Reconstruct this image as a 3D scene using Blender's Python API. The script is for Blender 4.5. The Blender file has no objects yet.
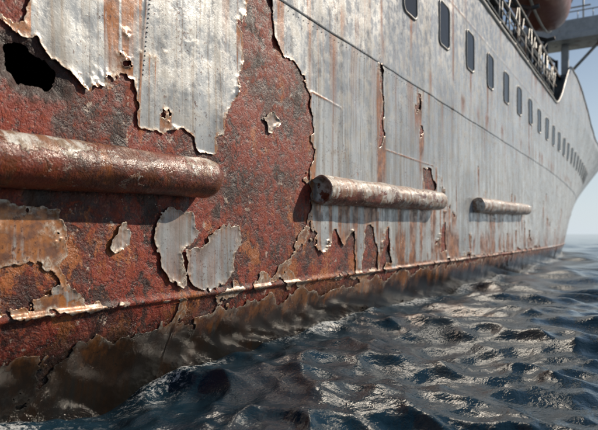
import bpy, math, random
import numpy as np
from mathutils import Vector
random.seed(4); rng=np.random.default_rng(11)
D=4.0; H=1.4            # camera distance to the plating, eye height over the water
YAW=math.atan(351/581); SN,CS=math.sin(YAW),math.cos(YAW)
KN=0.77; SEAM=4.38; B=8.8
# ------------------------------------------------------------ helpers
def survey(u,v):
    "photogrammetric survey: where a mark measured on the picture lies on the flat hull plating (Y,Z metres)"
    q=(u-299)/581; y=(CS+SN*q)/(SN-CS*q); dep=SN+CS*y
    return (y*D, H+(234-v)/581*dep*D)
TAB=rng.random((256,256))
def vn(x,y,s=0):
    x=np.asarray(x,float)+s*17.31; y=np.asarray(y,float)+s*7.77
    xi=np.floor(x).astype(int); yi=np.floor(y).astype(int); fx=x-xi; fy=y-yi
    fx=fx*fx*(3-2*fx); fy=fy*fy*(3-2*fy)
    a=TAB[xi&255,yi&255];b=TAB[(xi+1)&255,yi&255];c=TAB[xi&255,(yi+1)&255];d=TAB[(xi+1)&255,(yi+1)&255]
    return (a*(1-fx)+b*fx)*(1-fy)+(c*(1-fx)+d*fx)*fy
def fbm(x,y,o=5,s=0,g=.5):
    t=0;a=1;n=0
    for i in range(o):
        t=t+a*vn(x*2**i,y*2**i,s+i*3); n+=a; a*=g
    return t/n
def sst(a,b,x):
    t=np.clip((x-a)/(b-a),0,1); return t*t*(3-2*t)
def sdf(poly,X,Y):
    p=np.array(poly); d=np.full(X.shape,1e9); ins=np.zeros(X.shape,bool)
    for i in range(len(p)):
        a=p[i];b=p[(i+1)%len(p)]; e=b-a
        wx=X-a[0];wy=Y-a[1]; t=np.clip((wx*e[0]+wy*e[1])/(e@e+1e-12),0,1)
        d=np.minimum(d,(wx-t*e[0])**2+(wy-t*e[1])**2)
        if e[1]!=0:
            c=((a[1]>Y)!=(b[1]>Y))&(X<e[0]*(Y-a[1])/e[1]+a[0]); ins^=c
    d=np.sqrt(d); return np.where(ins,-d,d)
def emp(n):
    o=bpy.data.objects.new(n,None); bpy.context.collection.objects.link(o); return o
def mk(name,verts,faces,mat,parent=None,smooth=True,attrs=None,midx=None):
    me=bpy.data.meshes.new(name)
    me.from_pydata(verts.tolist() if isinstance(verts,np.ndarray) else verts,[],faces.tolist() if isinstance(faces,np.ndarray) else faces)
    for m in (mat if isinstance(mat,list) else [mat]): me.materials.append(m)
    if smooth: me.polygons.foreach_set('use_smooth',np.ones(len(me.polygons),bool))
    if midx is not None: me.polygons.foreach_set('material_index',midx)
    if attrs:
        for k,a in attrs.items():
            at=me.attributes.new(k,'FLOAT','POINT'); at.data.foreach_set('value',np.asarray(a,dtype=np.float32))
    me.update(); o=bpy.data.objects.new(name,me); bpy.context.collection.objects.link(o)
    if parent: o.parent=parent
    return o
def gridfaces(nr,nc):
    i=np.arange(nr-1)[:,None]*nc+np.arange(nc-1)[None,:]
    return np.stack([i,i+1,i+nc+1,i+nc],-1).reshape(-1,4)
class Acc:
    def __init__(s): s.v=[]; s.f=[]
    def add(s,v,f):
        b=len(s.v); s.v+= [tuple(p) for p in v]; s.f+=[tuple(i+b for i in q) for q in f]
    def box(s,x0,x1,y0,y1,z0,z1,bev=.02):
        b=min(bev,(x1-x0)*.3,(y1-y0)*.3,(z1-z0)*.3)
        v=[];f=[]
        pts=[(x0+b,y0),(x1-b,y0),(x1,y0+b),(x1,y1-b),(x1-b,y1),(x0+b,y1),(x0,y1-b),(x0,y0+b)]
        cx,cy=(x0+x1)/2,(y0+y1)/2
        for z,k in ((z0,0),(z1-b,0),(z1,b)):
            for p in pts:
                v.append((p[0]-math.copysign(k,p[0]-cx),p[1]-math.copysign(k,p[1]-cy),z))
        for r in range(2):
            for i in range(8): f.append((r*8+i,r*8+(i+1)%8,r*8+8+(i+1)%8,r*8+8+i))
        f.append(tuple(range(7,-1,-1))); f.append(tuple(range(16,24))); s.add(v,f)
    def tube(s,pts,r,n=8):
        pts=[Vector(p) for p in pts]; v=[];f=[]
        for i,p in enumerate(pts):
            t=(pts[min(i+1,len(pts)-1)]-pts[max(i-1,0)]).normalized()
            a=t.orthogonal().normalized() if abs(t.z)>.9 else t.cross(Vector((0,0,1))).normalized()
            b=t.cross(a)
            for k in range(n):
                w=2*math.pi*k/n; v.append(p+a*r*math.cos(w)+b*r*math.sin(w))
        for i in range(len(pts)-1):
            for k in range(n): f.append((i*n+k,i*n+(k+1)%n,(i+1)*n+(k+1)%n,(i+1)*n+k))
        f.append(tuple(range(n-1,-1,-1))); f.append(tuple((len(pts)-1)*n+k for k in range(n))); s.add(v,f)
    def obj(s,name,mat,parent=None,smooth=False,attrs=None):
        return mk(name,s.v,s.f,mat,parent,smooth,{k:np.full(len(s.v),a) for k,a in attrs.items()} if attrs else None)
# ------------------------------------------------------------ node helper
class G:
    def __init__(s,name):
        s.m=bpy.data.materials.new(name); s.m.use_nodes=True; s.t=s.m.node_tree; s.b=s.t.nodes['Principled BSDF']
        tc=s.n('ShaderNodeTexCoord'); s.P=tc.outputs['Object']
        sx=s.n('ShaderNodeSeparateXYZ'); s.l(s.P,sx.inputs[0]); s.z=sx.outputs[2]; s.y=sx.outputs[1]
    def n(s,t): return s.t.nodes.new(t)
    def l(s,a,b):
        if hasattr(a,'is_linked') : s.t.links.new(a,b)
        else:
            if isinstance(a,tuple) and len(a)==3: a=a+(1,)
            b.default_value=a
    def map(s,sc,loc=(0,0,0)):
        m=s.n('ShaderNodeMapping'); s.l(s.P,m.inputs[0]); m.inputs['Scale'].default_value=sc; m.inputs['Location'].default_value=loc; return m.outputs[0]
    def noise(s,scale,det=5,rough=.55,vec=None,dist=0):
        m=s.n('ShaderNodeTexNoise'); s.l(vec if vec else s.P,m.inputs['Vector']); m.inputs['Scale'].default_value=scale
        m.inputs['Detail'].default_value=det; m.inputs['Roughness'].default_value=rough; m.inputs['Distortion'].default_value=dist; return m.outputs[0]
    def mr(s,x,a,b,c=0.,d=1.):
        m=s.n('ShaderNodeMapRange'); m.interpolation_type='SMOOTHSTEP'; s.l(x,m.inputs[0])
        for i,k in enumerate((a,b,c,d)): m.inputs[i+1].default_value=k
        return m.outputs[0]
    def ma(s,op,a,b=0.):
        m=s.n('ShaderNodeMath'); m.operation=op; s.l(a,m.inputs[0]); s.l(b,m.inputs[1]); m.use_clamp=False; return m.outputs[0]
    def mix(s,f,a,b,mode='MIX'):
        m=s.n('ShaderNodeMix'); m.data_type='RGBA'; m.blend_type=mode; s.l(f,m.inputs[0]); s.l(a,m.inputs[6]); s.l(b,m.inputs[7]); return m.outputs[2]
    def at(s,n):
        m=s.n('ShaderNodeAttribute'); m.attribute_name=n; return m.outputs['Fac']
    def bump(s,h,st,dist,prev=None):
        m=s.n('ShaderNodeBump'); m.inputs['Strength'].default_value=st; m.inputs['Distance'].default_value=dist; s.l(h,m.inputs['Height'])
        if prev: s.l(prev,m.inputs['Normal'])
        return m.outputs[0]
    def fin(s,col,rough,normal=None,metal=None,spec=.5):
        s.l(col,s.b.inputs['Base Color']); s.l(rough,s.b.inputs['Roughness']); s.b.inputs['Specular IOR Level'].default_value=spec
        if normal: s.l(normal,s.b.inputs['Normal'])
        if metal is not None: s.l(metal,s.b.inputs['Metallic'])
        return s.m
def rustcolor(g,shade_stain=False):
    n1=g.noise(1.4,5,.68,dist=.3); n2=g.noise(8,5,.7,dist=.5); n3=g.noise(38,3,.7)
    c=g.mix(g.mr(n1,.43,.58),(.225,.027,.012),(.070,.014,.009))
    c=g.mix(g.ma('MULTIPLY',g.mr(n2,.53,.63),.75),c,(.285,.046,.015))
    c=g.mix(g.mr(n2,.475,.38,0,.88),c,(.034,.011,.008))
    low=g.mr(g.z,2.0,.7,0,.06)
    o=g.noise(2.3,6,.75,vec=g.map((1,1,.7),(3,5,1)))
    orr=g.ma('ADD',o,low)
    c=g.mix(g.ma('MULTIPLY',g.mr(orr,.580,.65),.8),c,(.38,.115,.025))
    c=g.mix(g.mr(n3,.565,.665,0,.9),c,(.019,.009,.007))
    c=g.mix(g.mr(o,.45,.385,0,.9),c,(.022,.010,.008))
    s=g.noise(5.5,5,.75,vec=g.map((1,1,1),(8,1,4)))
    c=g.mix(g.mr(s,.63,.65,0,.85),c,(.46,.36,.29))
    c=g.mix(g.ma('MULTIPLY',g.mr(n3,.40,.33),.5),c,(.46,.18,.08))
    if shade_stain:
        d=g.ma('ADD',g.at('shade_stain'),g.ma('MULTIPLY',g.ma('SUBTRACT',n2,.5),1.2))
        c=g.mix(g.mr(d,.35,.65,0,.9),c,(.022,.011,.008))  # shade and dark stain painted into the rust colour
    h=g.ma('ADD',g.ma('MULTIPLY',n2,1.0),g.ma('MULTIPLY',n3,.4))
    return c,h,n2,n3,o
def wetten(g,c,r,n):
    e=g.ma('ADD',g.z,g.ma('MULTIPLY',n,-.9))
    w=g.mr(e,.30,-.11)
    c=g.mix(g.ma('MULTIPLY',w,.95),c,(.012,.011,.009))
    r=g.ma('MULTIPLY',r,g.mr(e,.30,-.11,1,.26))
    return c,r
g=G('red_primer_rust'); c,h,n2,n3,o_=rustcolor(g,True)
r=g.mr(n2,.35,.65,.36,.74); c,r=wetten(g,c,r,o_)
nb=g.bump(h,1.,.024); M_rust=g.fin(c,r,nb,spec=.40)
# paint
g=G('weathered_white_paint')
n1=g.noise(.5,4,.6); n2=g.noise(4.5,6,.68); n3=g.noise(30,3,.7)
st1=g.noise(1,5,.65,vec=g.map((1,4.0,.28))); st2=g.noise(1,4,.6,vec=g.map((1,20,.6),(5,5,5)))
fwd=g.mr(g.y,5,22)  # toward the bow: base tone lighter, streaks weaker
c=g.mix(g.mr(n1,.38,.62),g.mix(fwd,(.31,.33,.35),(.42,.445,.465)),g.mix(fwd,(.50,.51,.505),(.58,.595,.595)))
c=g.mix(g.ma('MULTIPLY',g.mr(st1,.44,.64,0,.8),g.mr(fwd,0,1,1,.65)),c,(.185,.185,.18))
c=g.mix(g.ma('MULTIPLY',g.mr(st2,.50,.68,0,.65),g.mr(fwd,0,1,1,.65)),c,(.19,.135,.09))
c=g.mix(g.mr(n2,.50,.66,0,.6),c,(.26,.245,.22))
c=g.mix(g.mr(g.ma('MULTIPLY',n2,st1),.165,.115,0,.8),c,(.72,.71,.68))
lowz=g.mr(g.z,KN+.02,KN-.02)
c=g.mix(g.ma('MULTIPLY',lowz,.85),c,g.mix(fwd,(.10,.094,.088),(.17,.17,.17)))
rc=g.mix(g.mr(n2,.38,.62),(.42,.148,.032),(.11,.034,.013))
sg=g.ma('MULTIPLY',g.at('stain'),g.mr(g.ma('ADD',st2,g.ma('MULTIPLY',n2,.8)),.60,.98,.2,1.5))
c=g.mix(g.mr(sg,.03,.70,0,.94),c,rc)
bl=g.noise(2.0,6,.74,vec=g.map((1,1,.7),(1,7,3)))
blz=g.ma('ADD',bl,g.ma('ADD',g.mr(g.z,1.9,.8,-.03,.065),g.mr(g.y,6,22,0,-.05)))
blz=g.ma('ADD',blz,g.ma('MULTIPLY',g.at('flake'),-.07))
blot=g.mr(blz,.595,.67,0,.9)
c=g.mix(blot,c,rc)
ed=g.ma('MULTIPLY',g.mr(g.at('film'),.07,.0),g.mr(n2,.36,.6,.2,1))
c=g.mix(g.ma('MULTIPLY',ed,.8),c,g.mix(g.mr(n3,.4,.6),(.26,.15,.08),(.66,.61,.52)))
sp=g.mr(g.ma('ADD',n3,g.ma('MULTIPLY',bl,.6)),.91,1.0)
c=g.mix(g.ma('MULTIPLY',sp,.85),c,(.09,.03,.014))
r=g.mr(g.ma('ADD',n2,g.ma('MULTIPLY',st1,.5)),.60,.95,.20,.56)
c,r=wetten(g,c,r,bl)
nb=g.bump(g.noise(1.3,1,.5),.45,.07); nb=g.bump(g.ma('ADD',n2,g.ma('MULTIPLY',n3,.25)),.38,.013,nb)
M_paint=g.fin(c,r,nb,metal=g.mr(n1,.3,.7,.08,.25))
def pipe_mat(name,amt):
    g=G(name); c,h,n2,n3,o=rustcolor(g)
    c=g.mix(.35,c,g.mix(g.mr(n2,.4,.6),(.32,.10,.028),(.045,.020,.012)))
    p=g.noise(1,6,.75,vec=g.map((3,1.7,3),(4,4,4)))
    m=g.mr(g.ma('ADD',g.ma('ADD',p,g.ma('MULTIPLY',n2,.3)),g.mr(g.z,1.85,2.15,-.06,.06)),amt,amt+.03)
    pc=g.mix(g.mr(n2,.42,.6),(.64,.61,.56),(.26,.18,.12))
    pc=g.mix(g.mr(g.noise(1,4,.65,vec=g.map((2,9,.6))),.46,.60,0,.85),pc,(.25,.09,.03))
    c=g.mix(m,c,pc); r=g.mr(n2,.35,.65,.16,.48)
    nb=g.bump(h,.75,.018); nb=g.bump(m,.6,.006,nb); return g.fin(c,r,nb)
M_p1=pipe_mat('rusted_pipe_fender',.685); M_p2=pipe_mat('flaking_pipe_fender',.60); M_p3=pipe_mat('grey_pipe_fender',.53)
def plain(name,col,rough=.5,metal=0.,var=.25,sc=3,rust=0.,spec=.5):
    g=G(name); n=g.noise(sc,4,.65)
    c=g.mix(g.mr(n,.35,.7),col,tuple(k*(1-var) for k in col))
    if rust>0: c=g.mix(g.ma('MULTIPLY',g.mr(g.noise(1.2,5,.7,vec=g.map((1,2,.6))),.54,.64),rust),c,(.22,.08,.03))
    return g.fin(c,g.mr(n,.3,.7,rough*.8,min(1,rough*1.2)),g.bump(n,.3,.01),metal,spec)
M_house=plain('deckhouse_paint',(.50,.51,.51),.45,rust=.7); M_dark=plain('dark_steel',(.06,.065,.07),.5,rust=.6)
M_frame=plain('window_rim_paint',(.22,.215,.20),.45,rust=.9)
M_deck=plain('deck_coating',(.12,.14,.13),.7); M_rail=plain('railing_paint',(.36,.36,.34),.45,rust=.8)
M_boat=plain('lifeboat_red',(.26,.065,.032),.4,rust=.3); M_can=plain('lifeboat_canopy',(.5,.47,.42),.5)
M_glass=plain('window_glass',(.006,.007,.009),.15,var=.3,sc=1,spec=.15)
# ------------------------------------------------------------ hull shape
def inset(Y,z):
    w=np.clip(z/8.0,0,1.1)
    a=.003*np.maximum(Y-24,0)**2
    b=.001*np.maximum(Y-40,0)**2+.00028*np.maximum(Y-64,0)**3
    return a*(1-w)+b*w
def hullx(Y,z):
    Y=np.asarray(Y,float); z=np.asarray(z,float)
    x=-np.minimum(inset(Y,z),B)
    x=x-np.clip(KN-z,0,9)*.20
    x=x+.030*np.exp(-((z-KN)/.028)**2)
    x=x+.022*(fbm(Y*.9,z*.9,3,40)-.5)*2*(Y<60)
    return x
_ys=np.linspace(30,110,1600)
def yend(z):
    v=inset(_ys,z); return _ys[min(np.searchsorted(v,B-.01),1599)]
def topz(Y):
    Y=np.asarray(Y,float)
    t=H+1.60*D+.0*Y+.004*np.maximum(Y-10,0)
    t=t+3.2*sst(31,37.5,Y)-1.85*sst(39.5,55,Y)+.02*np.maximum(Y-55,0)
    return t
def ycols(fine,cap):
    ys=[-24.];y=-24.
    while y<30:
        dep=SN*D+CS*max(y,0)
        dy=dep*dep/(995*D)*fine
        if y<1.2: dy=max(.0085*fine/2,min(.5,(1.2-y)*.15))
        y+=min(dy,cap) if y>=1.2 else dy
        ys.append(min(y,30.))
    return np.array(ys)
ship=emp('ship')
def P(l): return [survey(a,b) for a,b in l]
EXP=[P([(-75,22),(0,26),(18,40),(38,50),(58,84),(78,80),(100,70),(133,74),(136,122),(165,131),(190,134),(216,153),(228,120),(240,95),(242,60),(245,40),(243,-60),(268,-60),(272,10),(276,40),(284,60),(300,78),(311,90),(313,150),(306,180),(309,210),(296,245),(285,262),(262,281),(240,291),(180,301),(110,306),(66,300),(62,250),(64,205),(30,203),(0,200),(-75,198)]),
 P([(-75,-60),(20,-60),(36,8),(22,22),(0,16),(-75,18)]),
 P([(-75,326),(0,319),(183,299),(178,330),(150,335),(120,346),(80,346),(50,354),(0,362),(-75,380)]),
 P([(188,299),(260,290),(330,281),(400,270),(392,277),(360,280),(330,291),(290,294),(262,304),(220,308),(190,324)]),
 P([(292,270),(304,250),(312,238),(320,262),(336,232),(344,252),(352,236),(358,272),(300,283)]),
 P([(362,272),(366,225),(374,228),(378,270)]),P([(380,270),(383,236),(388,222),(392,264)]),
 P([(423,170),(429,167),(434,186),(430,196),(424,190)]),P([(441,228),(445,224),(446,252),(441,254)]),
 P([(379,66),(382,62),(383,110),(382,150),(379,150),(380,119)]),
 P([(0,280),(40,262),(58,288),(30,300),(0,302)]),
 P([(398,270),(470,258),(540,246),(540,248.5),(470,262),(420,270)])]
ISL=[P([(157,215),(175,207),(192,212),(196,235),(190,246),(180,256),(184,268),(186,285),(172,283),(160,262),(154,240)]),
 P([(186,252),(205,240),(222,226),(238,225),(240,244),(234,264),(222,288),(200,292),(188,282)]),
 P([(110,240),(122,222),(133,235),(124,247),(114,256)]),P([(262,118),(272,112),(277,124),(268,131)]),
 P([(40,292),(60,283),(75,296),(60,306)])]
def film(Y,z):
    wy=Y+.12*(fbm(Y*2.2,z*2.2,4,1)-.5)*2; wz=z+.12*(fbm(Y*2.2,z*2.2,4,9)-.5)*2
    f=np.full(Y.shape,3.0)
    for p in EXP: f=np.minimum(f,sdf(p,wy,wz))
    f=f+(fbm(Y*4,z*4,5,20,.62)-.5)*.30
    wy2=Y+.05*(fbm(Y*6,z*6,4,2,.65)-.5)*2; wz2=z+.05*(fbm(Y*6,z*6,4,5,.65)-.5)*2
    isl=np.zeros_like(f)
    for p in ISL:
        fi=-sdf(p,wy2,wz2)+(fbm(Y*8,z*8,4,23,.70)-.5)*.15
        isl=np.maximum(isl,fi>f); f=np.maximum(f,fi)
    n=fbm(Y*1.3,z*1.5,7,30,.64)
    thr=.692-.055*np.exp(-((z-1.1)/.6)**2)-.04*np.exp(-((z-.45)/.4)**2)
    thr=thr+.045*sst(2.6,3.4,z)+.05*sst(11,18,Y)
    f=np.minimum(f,(thr-n)*1.1)
    return f,isl
def seambead(Y,z):
    o=np.zeros(Y.shape)
    def line(p,q,w=.016):
        a=np.array(survey(*p));b=np.array(survey(*q));e=b-a
        t=np.clip(((Y-a[0])*e[0]+(z-a[1])*e[1])/(e@e),0,1)
        d=np.hypot(Y-a[0]-t*e[0],z-a[1]-t*e[1]); return np.exp(-(d/w)**2)
    L=[((152,-80),(136,135)),((184,300),(165,392)),((378,40),(376,262)),((310,92),(312,180)),((310,92),(340,108)),((340,108),(339,178)),((386,150),(432,166)),((386,150),(386,182)),((456,110),(457,262)),((500,140),(500,250))]
    for l in L: o=np.maximum(o,line(*l))
    return o
ys=ycols(2.0,.08)
nr=430
zr=np.concatenate([np.linspace(-2.5,-.35,8)[:-1],np.linspace(-.35,SEAM,nr)])
def full(ys,zr_or,nfar,upper=False):
    s=np.linspace(0,1,nfar+1)[1:]
    R=len(zr_or)
    Y=np.zeros((R,len(ys)+nfar)); Z=np.zeros_like(Y)
    for i,t in enumerate(zr_or):
        if upper:
            ye=yend(SEAM+(10.5-SEAM)*t)
        else: ye=yend(max(t,0))
        Yr=np.concatenate([ys,30+(ye-30)*s]); Y[i]=Yr
        Z[i]=SEAM+(topz(Yr)-SEAM)*t if upper else t
    return Y,Z
Y,Z=full(ys,zr,200)
f,isl=film(Y,Z)
f=np.where(Y>70,np.maximum(f,.3),f)
bead=seambead(Y,Z)
curl=fbm(Y*3.2,Z*3.2,3,60); curl=sst(.50,.80,curl)*sst(KN-.05,KN+.1,Z)
curl=np.maximum(curl,isl*.6*fbm(Y*4,Z*4,2,61))
fc=np.clip(f,0,9)
lift=.006+.034*curl*np.exp(-fc/.035)+.005*np.exp(-fc/.02)
X=hullx(Y,Z)+lift+bead*.008
st=np.zeros_like(f); run=np.zeros(f.shape[1])
colL=.06+1.2*vn(Y[200]*9,Y[200]*0,70)**3+.25*vn(Y[200]*30,Y[200]*0,71)
zz=zr
for i in range(len(zr)-1,-1,-1):
    dz=(zz[i+1]-zz[i]) if i<len(zr)-1 else .01
    run=np.maximum(run*np.exp(-dz/colL),(f[i]<.012)*1.0); st[i]=run
st=np.maximum(st,bead*.8*vn(Y*2,Z*2,80))
k1=sst(.66,.9,vn(Y*2.7,Y*0,150)); k2=sst(.6,.9,vn(Y*11,Y*0,151))
st=np.maximum(st,np.maximum(k1*.6,k2*.55)*np.exp(-(SEAM-Z)/(.3+2.0*vn(Y*4,Y*0,152)))*(Y>5)*(1-.45*sst(10,20,Y)))
pz=1.884+.018*Y-.12
k3=sst(.45,.8,vn(Y*7,Y*0,160)); st=np.maximum(st,.8*k3*(Z<pz)*np.exp(-(pz-Z)/(.15+.9*vn(Y*5,Y*0,161)))*(((Y>6.9)&(Y<12.2))|((Y>15.5)&(Y<22.4))))
st=np.maximum(st,1.0*np.exp(-((Z-KN)/.07)**2)*sst(.25,.55,fbm(Y*1.5,Z,3,81)))
st=np.maximum(st,1.0*sst(KN+.05,KN-.05,Z)*np.exp(-(KN-Z)/.32)*sst(.3,.55,fbm(Y*4,Z*1.2,4,83)))
st=np.maximum(st,.9*sst(1.8,.9,Z)*sst(KN,KN+.1,Z)*sst(.42,.62,fbm(Y*3,Z*1.0,5,84))*(1-.55*sst(10,25,Y)))
st=st*(1-.7*isl)
a,b=survey(378,62); st=np.maximum(st,np.exp(-((Y-a-.05)/.10)**2)*sst(2.0,2.3,Z)*sst(SEAM,SEAM-.3,Z))
def march(X,Y,Z,f,st,isl):
    R,C=f.shape; V=np.stack([X,Y,Z],-1).reshape(-1,3); F=f.reshape(-1); S=np.stack([st.reshape(-1),isl.reshape(-1)],-1)
    q=gridfaces(R,C); pos=F[q]>0; cnt=pos.sum(1)
    fullq=q[cnt==4]; mixed=q[(cnt>0)&(cnt<4)]
    faces=fullq.tolist(); nv=[];ns=[];cache={};base=len(V)
    for c in mixed.tolist():
        poly=[]
        for k in range(4):
            a=c[k];b=c[(k+1)%4]; fa=F[a];fb=F[b]
            if fa>0: poly.append(a)
            if (fa>0)!=(fb>0):
                key=(a,b) if a<b else (b,a)
                if key not in cache:
                    t=fa/(fa-fb); cache[key]=base+len(nv); nv.append(V[a]*(1-t)+V[b]*t); ns.append(S[a] if fa>0 else S[b])
                poly.append(cache[key])
        if len(poly)>=3: faces.append(poly)
    V=np.vstack([V,np.array(nv)]); F=np.concatenate([F,np.zeros(len(nv))]); S=np.vstack([S,np.array(ns)])
    used=np.zeros(len(V),bool)
    fl=np.fromiter((i for p in faces for i in p),int); used[fl]=True
    m=np.cumsum(used)-1
    return V[used],[[int(m[i]) for i in p] for p in faces],F[used],S[used]
v,fa,F,S=march(X,Y,Z,f,st,isl)
o=mk('paint_film',v,fa,M_paint,ship,True,{'film':F,'stain':S[:,0],'flake':S[:,1]})
sm=o.modifiers.new('thick','SOLIDIFY'); sm.thickness=.003; sm.offset=-1
# base plating, with a place at the upper left where the plate has corroded right through
ysb=ycols(4.0,.12); zb=np.concatenate([np.linspace(-2.5,-.35,8)[:-1],np.linspace(-.35,SEAM+.03,240)])
Yb,Zb=full(ysb,zb,120)
HOLE=P([(4,44),(20,38),(36,50),(52,66),(58,82),(50,88),(36,80),(22,84),(8,70)])
hw=Yb+.06*(fbm(Yb*5,Zb*5,4,170)-.5)*2; hz=Zb+.06*(fbm(Yb*5,Zb*5,4,175)-.5)*2
fh=sdf(HOLE,hw,hz)+(fbm(Yb*9,Zb*9,4,180,.65)-.5)*.12
shade_stain=np.exp(-np.clip(fh,0,9)/.16)  # painted shade and dark stain around the hole
shade_stain=np.maximum(shade_stain,.8*np.exp(-((Zb-1.66)/.16)**2)*(Yb<5)*sst(.35,.6,fbm(Yb*1.5,Zb,3,190)))  # shade painted in a broken band under the near pipe fender
Xb=hullx(Yb,Zb)+seambead(Yb,Zb)*.008-.004+.006*(fbm(Yb*5,Zb*5,4,90)-.5)-.03*np.exp(-np.clip(fh,0,9)/.05)
v,fa,F,S=march(Xb,Yb,Zb,fh,shade_stain,shade_stain*0)
mk('lower_plating',v,fa,M_rust,ship,True,{'shade_stain':S[:,0]})
tu=np.concatenate([[-.012],np.linspace(-.0119,1,110)])
ysu=ycols(4.0,.15); Yu,Zu=full(ysu,tu,160,True)
Xu=hullx(Yu,Zu)+.014; Xu[0]-=.03
WZ=H+1.18*D; WS=.55*D; W0=2.69*D
WY=[W0+WS*k for k in range(-8,22)]
def winz(y): return WZ+.10*max(0,(y-20)/20)
stu=np.zeros_like(Yu)
for wy in WY:
    for e in (-.3,.3,.1):
        kk=float(vn(wy*3.1+e*9,2,4))
        stu=np.maximum(stu,kk*1.25*np.exp(-((Yu-wy-e)/.05)**2)*sst(winz(wy)-.42,winz(wy)-.48,Zu)*np.exp(-np.clip(winz(wy)-.46-Zu,0,9)/(.15+kk*.9)))
bu=np.zeros_like(Yu)
for q in [3.2,6.9,9.35,13.6,18.5,24,30,37,45,54]: bu=np.maximum(bu,np.exp(-((Yu-q)/.025)**2))
bu=np.maximum(bu,np.exp(-((Zu-(SEAM+2.45))/.022)**2))
stu=np.maximum(stu,bu*.6*vn(Yu*2,Zu*2,85))
stu=np.maximum(stu,.6*np.exp(-(topz(Yu)-Zu)/.7)*sst(.5,.75,fbm(Yu*3,Zu*.2,3,86)))
stu=np.maximum(stu,.8*sst(.55,.85,vn(Yu*6,Yu*0,87))*np.exp(-np.clip(SEAM+.35-Zu,0,9)/.3)*sst(SEAM+.7,SEAM+.1,Zu))
Xu+=bu*.008
mk('upper_plating',np.stack([Xu,Yu,Zu],-1).reshape(-1,3),gridfaces(*Xu.shape),M_paint,ship,True,{'film':np.ones(Xu.size),'stain':stu.reshape(-1)})
ysp=np.linspace(-24,30,40); tp=np.linspace(0,1,20)
R=[]
for t in tp:
    z=-2.5+13*t; ye=yend(min(max(z,0),10.5)); yy=np.concatenate([ysp,30+(ye-30)*np.linspace(0,1,40)[1:]])
    zz_=-2.5+(topz(yy)+2.5)*t; R.append(np.stack([-2*B+np.minimum(inset(yy,zz_),B)+np.clip(KN-zz_,0,9)*.22,yy,zz_],-1))
R=np.array(R); mk('port_plating',R.reshape(-1,3),gridfaces(R.shape[0],R.shape[1])[:,::-1],M_paint,ship,True,{'film':np.ones(R[...,0].size),'stain':np.zeros(R[...,0].size)})
A=Acc(); zt=float(topz(-24.)); A.add([(-.6,-24,-2.5),(0.01,-24,zt),(-2*B,-24,zt),(-2*B+.6,-24,-2.5)],[(0,1,2,3)])
A.obj('transom',M_house,ship)
# dark hold bulkhead and lower deck behind the corroded place
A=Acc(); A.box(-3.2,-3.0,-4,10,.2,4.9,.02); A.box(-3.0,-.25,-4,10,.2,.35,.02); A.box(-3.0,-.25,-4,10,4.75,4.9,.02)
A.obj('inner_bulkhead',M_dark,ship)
yy=np.linspace(-24,84,120); dz=topz(yy)-.35; xs=hullx(yy,dz)-.03
dv=np.concatenate([np.stack([xs,yy,dz],-1),np.stack([-2*B-xs,yy,dz],-1)]); n=len(yy)
mk('deck',dv,[(i,i+1,n+i+1,n+i) for i in range(n-1)],M_deck,ship,False)
A=Acc()
yg=np.concatenate([np.linspace(-24,30,60),np.linspace(30.5,82,90)])
A.tube([(float(hullx(y,topz(y)))+.02,float(y),float(topz(y))+.02) for y in yg],.06,8)
A.obj('gunwale_bar',M_rail,ship,True)
# rivets
A=Acc()
def rivet(y,z,r=.010):
    x=float(hullx(y,z))+.012; v=[];f=[]
    for j,(rr,h) in enumerate(((1,0),(.8,.4),(.4,.62))):
        for k in range(8):
            w=2*math.pi*k/8; v.append((x+h*r,y+rr*r*math.cos(w),z+rr*r*math.sin(w)))
    v.append((x+r*.7,y,z))
    for j in range(2):
        for k in range(8): f.append((j*8+k,j*8+(k+1)%8,j*8+8+(k+1)%8,j*8+8+k))
    for k in range(8): f.append((16+k,16+(k+1)%8,24))
    A.add(v,f)
a=survey(152,-80);b=survey(137,78)
for i in range(34):
    t=i/34; y=a[0]+(b[0]-a[0])*t+.06; z=a[1]+(b[1]-a[1])*t
    rivet(y,z,.009)
for i in range(150):
    y=1+i*.13
    if y>6.2 and vn(y*3,1,8)>.35: rivet(y,SEAM-.11,.009)
A.obj('rivets',M_paint,ship,True,{'film':1.,'stain':.1})
# windows
FR=Acc();GL=Acc()
def rrect(w,h,r,n=6):
    p=[]
    for cx,cy,a0 in ((w/2-r,h/2-r,0),(-w/2+r,h/2-r,90),(-w/2+r,-h/2+r,180),(w/2-r,-h/2+r,270)):
        for k in range(n+1):
            a=math.radians(a0+90*k/n); p.append((cx+r*math.cos(a),cy+r*math.sin(a)))
    return p
for wy in WY:
    if wy>58: continue
    wz=winz(wy); w,h=.68,.92
    loops=[(rrect(w+.10,h+.10,.16),.0),(rrect(w+.09,h+.09,.15),.026),(rrect(w+.03,h+.03,.13),.028),(rrect(w,h,.12),.008)]
    v=[]
    for pts,off in loops:
        for a,b in pts: v.append((float(hullx(wy+a,wz+b))+.014+off,wy+a,wz+b))
    n=len(loops[0][0]); f=[]
    for j in range(3):
        for k in range(n): f.append((j*n+k,j*n+(k+1)%n,(j+1)*n+(k+1)%n,(j+1)*n+k))
    FR.add(v,f)
    v=[(float(hullx(wy+a,wz+b))+.014+.010,wy+a,wz+b) for a,b in rrect(w+.01,h+.01,.12)]; GL.add(v,[tuple(range(n))])
FR.obj('window_frames',M_frame,ship,True); GL.obj('window_panes',M_glass,ship)
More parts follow.
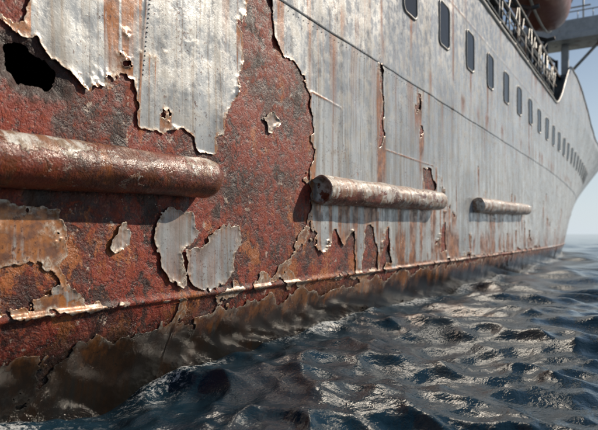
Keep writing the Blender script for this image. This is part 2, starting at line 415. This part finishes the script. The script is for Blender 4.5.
# pipe fenders
def pipe(name,y0,y1,mat,r=.2,hollow=False,seed=0):
    n=260; m=44; ys_=np.linspace(y0,y1,n); prof=[(y,1.) for y in ys_]
    L=[]
    if hollow:
        L+= [(y0+.16,.0),(y0+.15,.5),(y0+.10,.80),(y0+.01,.86),(y0-.0,.93),(y0+.012,.99)]
    else: L+=[(y0-.08,.0),(y0-.078,.4),(y0-.06,.75),(y0-.03,.93)]
    L+=prof[1:-1] if hollow else prof
    L+=[(y1+.05,.96),(y1+.10,.82),(y1+.125,.55),(y1+.132,.0)]
    yv=np.array([a for a,b in L])[:,None]; k=np.array([b for a,b in L])[:,None]
    w=2*np.pi*np.arange(m)/m; mir=np.minimum(np.arange(m),m-np.arange(m))[None,:]
    rr=r*k*(1+.07*(vn(yv*1.7,mir*.25,seed)-.5)*2*(k>.9)+.06*(fbm(yv*7,mir*.8,3,seed+2)-.5))
    V=np.stack([.125+rr*np.cos(w)-inset(yv,2.)+0*rr,yv+0*rr,1.884+.018*yv+rr*np.sin(w)],-1).reshape(-1,3)
    q=[]
    for i in range(len(L)-1):
        for j in range(m): q.append((i*m+j,i*m+(j+1)%m,(i+1)*m+(j+1)%m,(i+1)*m+j))
    mk(name,V,q,mat,ship)
pipe('pipe_fender',-8,4.55,M_p1,.195,False,1)
pipe('pipe_fender_middle',6.95,12.15,M_p2,.2,True,2)
pipe('pipe_fender_forward',15.5,22.4,M_p3,.2,False,3)
# deck railing and superstructure
A=Acc()
yy=np.arange(-23,31.2,1.5)
for y in yy:
    x=float(hullx(y,7.8))-.08; t=float(topz(y)); A.tube([(x,y,t),(x,y,t+1.15)],.028,6)
for k in (.4,.78,1.15):
    A.tube([(float(hullx(y,7.8))-.08,float(y),float(topz(y))+k) for y in yy],.024 if k<1 else .035,6)
A.obj('deck_railing',M_rail,ship,True)
dk=H+1.6*D-.35
A=Acc()
A.box(-15.4,-2.0,-20,34,dk,dk+2.75,.1); A.box(-14.6,-3.2,-16,36.5,dk+2.95,dk+5.4,.1)
A.box(-13.5,-4.2,30,40,dk+5.6,dk+8.0,.1)
A.box(-14.2,-3.4,36.5,41.5,dk+0.,dk+5.4,.15)
A.obj('deckhouse',M_house,ship)
A=Acc()
A.box(-16,-1.0,-20.5,24.3,dk+2.75,dk+2.95,.05); A.box(-15,-1.6,24.3,38,dk+2.75,dk+2.95,.05); A.box(-14.8,-2.8,-17,38,dk+5.4,dk+5.6,.05)
for y in np.arange(-19,24,3): A.box(-1.25,-1.1,y,y+.15,dk,dk+2.75,.02)
A.obj('boat_deck',M_dark,ship)
A=Acc()
for i in range(24):
    y=-18+i*2.2
    A.box(-2.02,-1.97,y,y+.9,dk+1.2,dk+2.0,.02)
    if y<32: A.box(-3.22,-3.17,y+.4,y+1.5,dk+4.1,dk+4.9,.02)
A.obj('deckhouse_windows',M_glass,ship)
A=Acc(); wz=H+2.85*D
A.box(-17.5,1.9,37.2,39.6,wz,wz+.38,.05); A.box(-17.5,1.9,37.3,37.4,wz+.38,wz+1.15,.02); A.box(1.8,1.92,37.5,39.5,wz+.38,wz+1.15,.02)
for x in (-.4,-2.6): A.box(x-.2,x+.2,38.2,38.7,9,wz,.03)
A.obj('bridge_wing',M_house,ship)
A=Acc()
A.tube([(-.35,38.5,wz-1.9),(1.5,38.5,wz)],.09); A.tube([(-.35,38.5,wz-2.6),(-2.3,38.5,wz-.1)],.08)
A.tube([(-.9,38.4,wz),(-.9,38.4,wz+4.8)],.08); A.tube([(-.9,37.6,wz+2.9),(-.9,39.4,wz+2.9)],.05)
A.tube([(-2.2,38.4,wz+2.2),(1.0,38.4,wz+2.2)],.05); A.tube([(.6,38.4,wz+.4),(.6,38.4,wz+3.4)],.05)
A.tube([(1.82,37.8,wz+1.1),(1.82,37.8,wz+1.7),(1.82,39.5,wz+1.7),(1.82,39.5,wz+1.1)],.035,6); A.tube([(-17,37.35,wz+1.6),(1.82,37.35,wz+1.6)],.035,6)
for x in np.arange(-6,1.9,.8): A.tube([(x,37.35,wz+1.1),(x,37.35,wz+1.6)],.025,6)
A.obj('signal_mast',M_rail,ship,True)
G2=Acc()
BY0,BY1=24.2,31.6; bz=H+2.40*D
for y in (BY0+1.4,BY1-1.4):
    for o_ in (-.18,.18):
        G2.tube([(-1.9,y+o_,dk),(-1.7,y+o_,dk+2),(-1.55,y+o_,bz+.4),(-1.35,y+o_,bz+2.2),(-.9,y+o_,bz+3.1),(-.1,y+o_,bz+3.4)],.11,8)
    G2.tube([(-.2,y-.2,bz+3.3),(-.2,y+.2,bz+3.3)],.13,8)
    G2.tube([(-.2,y,bz+3.3),(-.2,y,bz+1.5)],.03,6)
    G2.tube([(-1.65,y,bz+.3),(-.25,y,bz-.25),(.1,y,bz-.2)],.10,8)
    G2.tube([(-.25,y,bz-.25),(-1.8,y,dk+.6)],.09,8)
    G2.box(-2,-1.0,y-.5,y+.5,dk+.2,dk+1.1,.06)
for y in (18,20.5,23.5,26.2,28.6,30.5,32.6): G2.tube([(-.35,y,dk),(-.35,y,dk+2.75)],.07,8)
G2.tube([(-.35,18,dk+2.7),(-.35,36,dk+2.7)],.09,8); G2.tube([(-.35,18,dk+1.9),(-.35,34,dk+1.9)],.05,8)
for y in np.arange(18.6,33,1.3): G2.tube([(-.35,y,dk+1.2),(-.35,y+.9,dk+2.7)],.035,6)
for i,y in enumerate(np.arange(10,34,2.6)):
    G2.tube([(-.9,y,dk),(-.9,y,dk+.9)],.22,10); G2.tube([(-.9,y-.01,dk+.7),(-.6,y,dk+1.05),(-.35,y,dk+1.0)],.16,10)
for (y,x,z1) in ((32.6,-1.2,4.3),(33.8,-.8,3.6),(35.2,-1.0,4.9),(36.2,-.6,3.9)):
    G2.box(x-.35,x+.35,y-.3,y+.3,dk+.1,dk+z1*.6,.08); G2.tube([(x,y,dk),(x,y,dk+z1)],.09,8)
G2.tube([(-1.1,32.4,dk+3.6),(-.7,36.4,dk+3.9)],.08,8)
G2.obj('boat_davits',M_dark,ship,True)
lb=emp('lifeboat'); cx=-.25
V=[];Fq=[];MI=[]; n=36;m=24
for i in range(n+1):
    s=-1+2*i/n; wd=1.25*max(0.02,(1-abs(s)**2.4))**.62; ke=.75*abs(s)**3; sh=.22*s*s
    for j in range(m):
        a=2*math.pi*j/m; ca,sa=math.cos(a),math.sin(a)
        px=wd*math.copysign(abs(ca)**.75,ca)
        if sa<-1e-6: pz=1.25+sh-abs(sa)**.85*(1.25+sh-ke)
        else: pz=1.25+sh+(.95*max(0.05,1-abs(s)**3)**.7)*max(sa,0)**.85
        if sa>0: px*=.93
        V.append((cx+px,(BY0+BY1)/2+s*(BY1-BY0)/2,bz+pz))
for i in range(n):
    for j in range(m):
        Fq.append((i*m+j,i*m+(j+1)%m,(i+1)*m+(j+1)%m,(i+1)*m+j)); MI.append(0 if j>=m//2 else 1)
Fq.append(tuple(range(m)));MI.append(0);Fq.append(tuple(n*m+k for k in range(m-1,-1,-1)));MI.append(0)
mk('boat_shell',V,Fq,[M_boat,M_can],lb,True,None,np.array(MI))
A=Acc()
for sd in (-1,1):
    A.tube([(cx+sd*(1.25*max(.02,(1-abs(s)**2.4))**.62+.03),(BY0+BY1)/2+s*(BY1-BY0)/2,bz+1.25+.22*s*s) for s in np.linspace(-1,1,24)],.06,8)
A.tube([(cx,(BY0+BY1)/2+s*(BY1-BY0)/2,bz+.75*abs(s)**3-.03) for s in np.linspace(-.97,.97,24)],.06,8)
A.obj('rubbing_strake',M_can,lb,True)
# ------------------------------------------------------------ sea
cx0,cy0=4.,0.
ang=np.concatenate([np.arange(-70,25,.14),np.arange(25,290.01,1.)]); ang=np.radians(ang)
rad=[.5]
while rad[-1]<9000: rad.append(rad[-1]*1.0105+ (0.0 if rad[-1]<300 else rad[-1]*.05))
rad=np.array(rad); RR,AA=np.meshgrid(rad,ang,indexing='ij')
Xs=cx0+RR*np.sin(AA); Ys=cy0+RR*np.cos(AA); Zs=np.zeros_like(Xs); DX=np.zeros_like(Xs);DY=np.zeros_like(Xs)
wr=np.random.default_rng(21); sp=RR*.0105
for lam0,amp,cnt in ((8,.034,5),(4.2,.030,7),(2.5,.028,10),(1.6,.023,12),(1.0,.0165,14),(.62,.0115,16),(.38,.0078,16),(.24,.0052,16),(.15,.0030,16),(.10,.0016,12)):
    for k in range(cnt):
        lam=lam0*wr.uniform(.75,1.3); th=wr.normal(math.radians(205),.85); a=amp*wr.uniform(.5,1.3)/math.sqrt(cnt)*1.9
        kx,ky=math.sin(th)*2*math.pi/lam,math.cos(th)*2*math.pi/lam; ph=wr.uniform(0,6.28)
        w=sst(2.2,5.,lam/sp); arg=kx*Xs+ky*Ys+ph; sn=np.sin(arg);cn=np.cos(arg)
        Zs+=a*w*cn; DX-=a*w*sn*math.sin(th)*.85; DY-=a*w*sn*math.cos(th)*.85
gust=.6+.8*fbm(Xs*.14,Ys*.14,3,120); Zs*=gust
crest=sst(.10,.21,Zs)
hx=np.abs(Xs+.14+np.where(Ys>24,.003*(Ys-24)**2,0)); foam=np.exp(-hx/.28)*(Ys<70)*(Ys>-24)*(.35+1.5*sst(.3,.7,fbm(Xs*.9,Ys*.9,3,130)))+crest*.45
Zs=Zs+.06*np.exp(-(hx/.25)**2)*(Ys<70)*fbm(Xs*2,Ys*2,3,140)
Xs=Xs+DX*gust;Ys=Ys+DY*gust
v=np.stack([Xs,Ys,Zs],-1).reshape(-1,3)
g=G('sea_water')
n1=g.noise(11,3,.62,vec=g.map((1,.7,1)),dist=.2); fn=g.noise(15,5,.85,dist=.5)
fm=g.ma('MULTIPLY',g.at('foam'),g.mr(fn,.42,.62)); fm=g.mr(fm,.20,.68)
c=g.mix(g.ma('MULTIPLY',fm,.85),(.008,.026,.042),(.66,.68,.68))
r=g.mr(fm,0,1,.07,.6)
nb=g.bump(n1,.60,.022); M_sea=g.fin(c,r,nb); g.b.inputs['IOR'].default_value=1.33
mk('sea',v,gridfaces(*Xs.shape)[:,::-1],M_sea,None,True,{'foam':foam.reshape(-1)})
# ------------------------------------------------------------ light
AZ,EL=math.radians(33),math.radians(33)
w=bpy.data.worlds.new('World'); bpy.context.scene.world=w; w.use_nodes=True; nt=w.node_tree
s=nt.nodes.new('ShaderNodeTexSky'); s.sky_type='NISHITA'; s.sun_disc=False; s.sun_elevation=EL; s.sun_rotation=AZ; s.dust_density=.5; s.ozone_density=2.0
tc=nt.nodes.new('ShaderNodeTexCoord'); sx=nt.nodes.new('ShaderNodeSeparateXYZ'); nt.links.new(tc.outputs['Generated'],sx.inputs[0])
mr=nt.nodes.new('ShaderNodeMapRange'); mr.inputs[1].default_value=0; mr.inputs[2].default_value=.38; mr.inputs[3].default_value=.9; mr.inputs[4].default_value=0
nt.links.new(sx.outputs[2],mr.inputs[0])
mx=nt.nodes.new('ShaderNodeMix'); mx.data_type='RGBA'; nt.links.new(mr.outputs[0],mx.inputs[0]); nt.links.new(s.outputs[0],mx.inputs[6]); mx.inputs[7].default_value=(9.6,10.9,12.0,1)
bg=nt.nodes['Background']; nt.links.new(mx.outputs[2],bg.inputs[0]); bg.inputs[1].default_value=.069
L=bpy.data.lights.new('sun','SUN'); L.energy=5.; L.angle=math.radians(.5); L.color=(1,.89,.74)
lo=bpy.data.objects.new('sun',L); bpy.context.collection.objects.link(lo)
sv=Vector((math.sin(AZ)*math.cos(EL),math.cos(AZ)*math.cos(EL),math.sin(EL))); lo.rotation_euler=sv.to_track_quat('Z','Y').to_euler(); lo.location=(20,20,30)
# ------------------------------------------------------------ camera
c=bpy.data.cameras.new('camera'); co=bpy.data.objects.new('camera',c); bpy.context.collection.objects.link(co)
co.location=(D,0,H); co.rotation_euler=(math.pi/2,0,YAW); c.sensor_width=36; c.lens=36*581/598; c.shift_y=19/598
c.clip_end=20000; c.clip_start=.05; c.dof.use_dof=True; c.dof.focus_distance=5.8; c.dof.aperture_fstop=1.4
bpy.context.scene.camera=co
vs_=bpy.context.scene.view_settings; vs_.view_transform='Standard'; vs_.look='None'; vs_.exposure=0
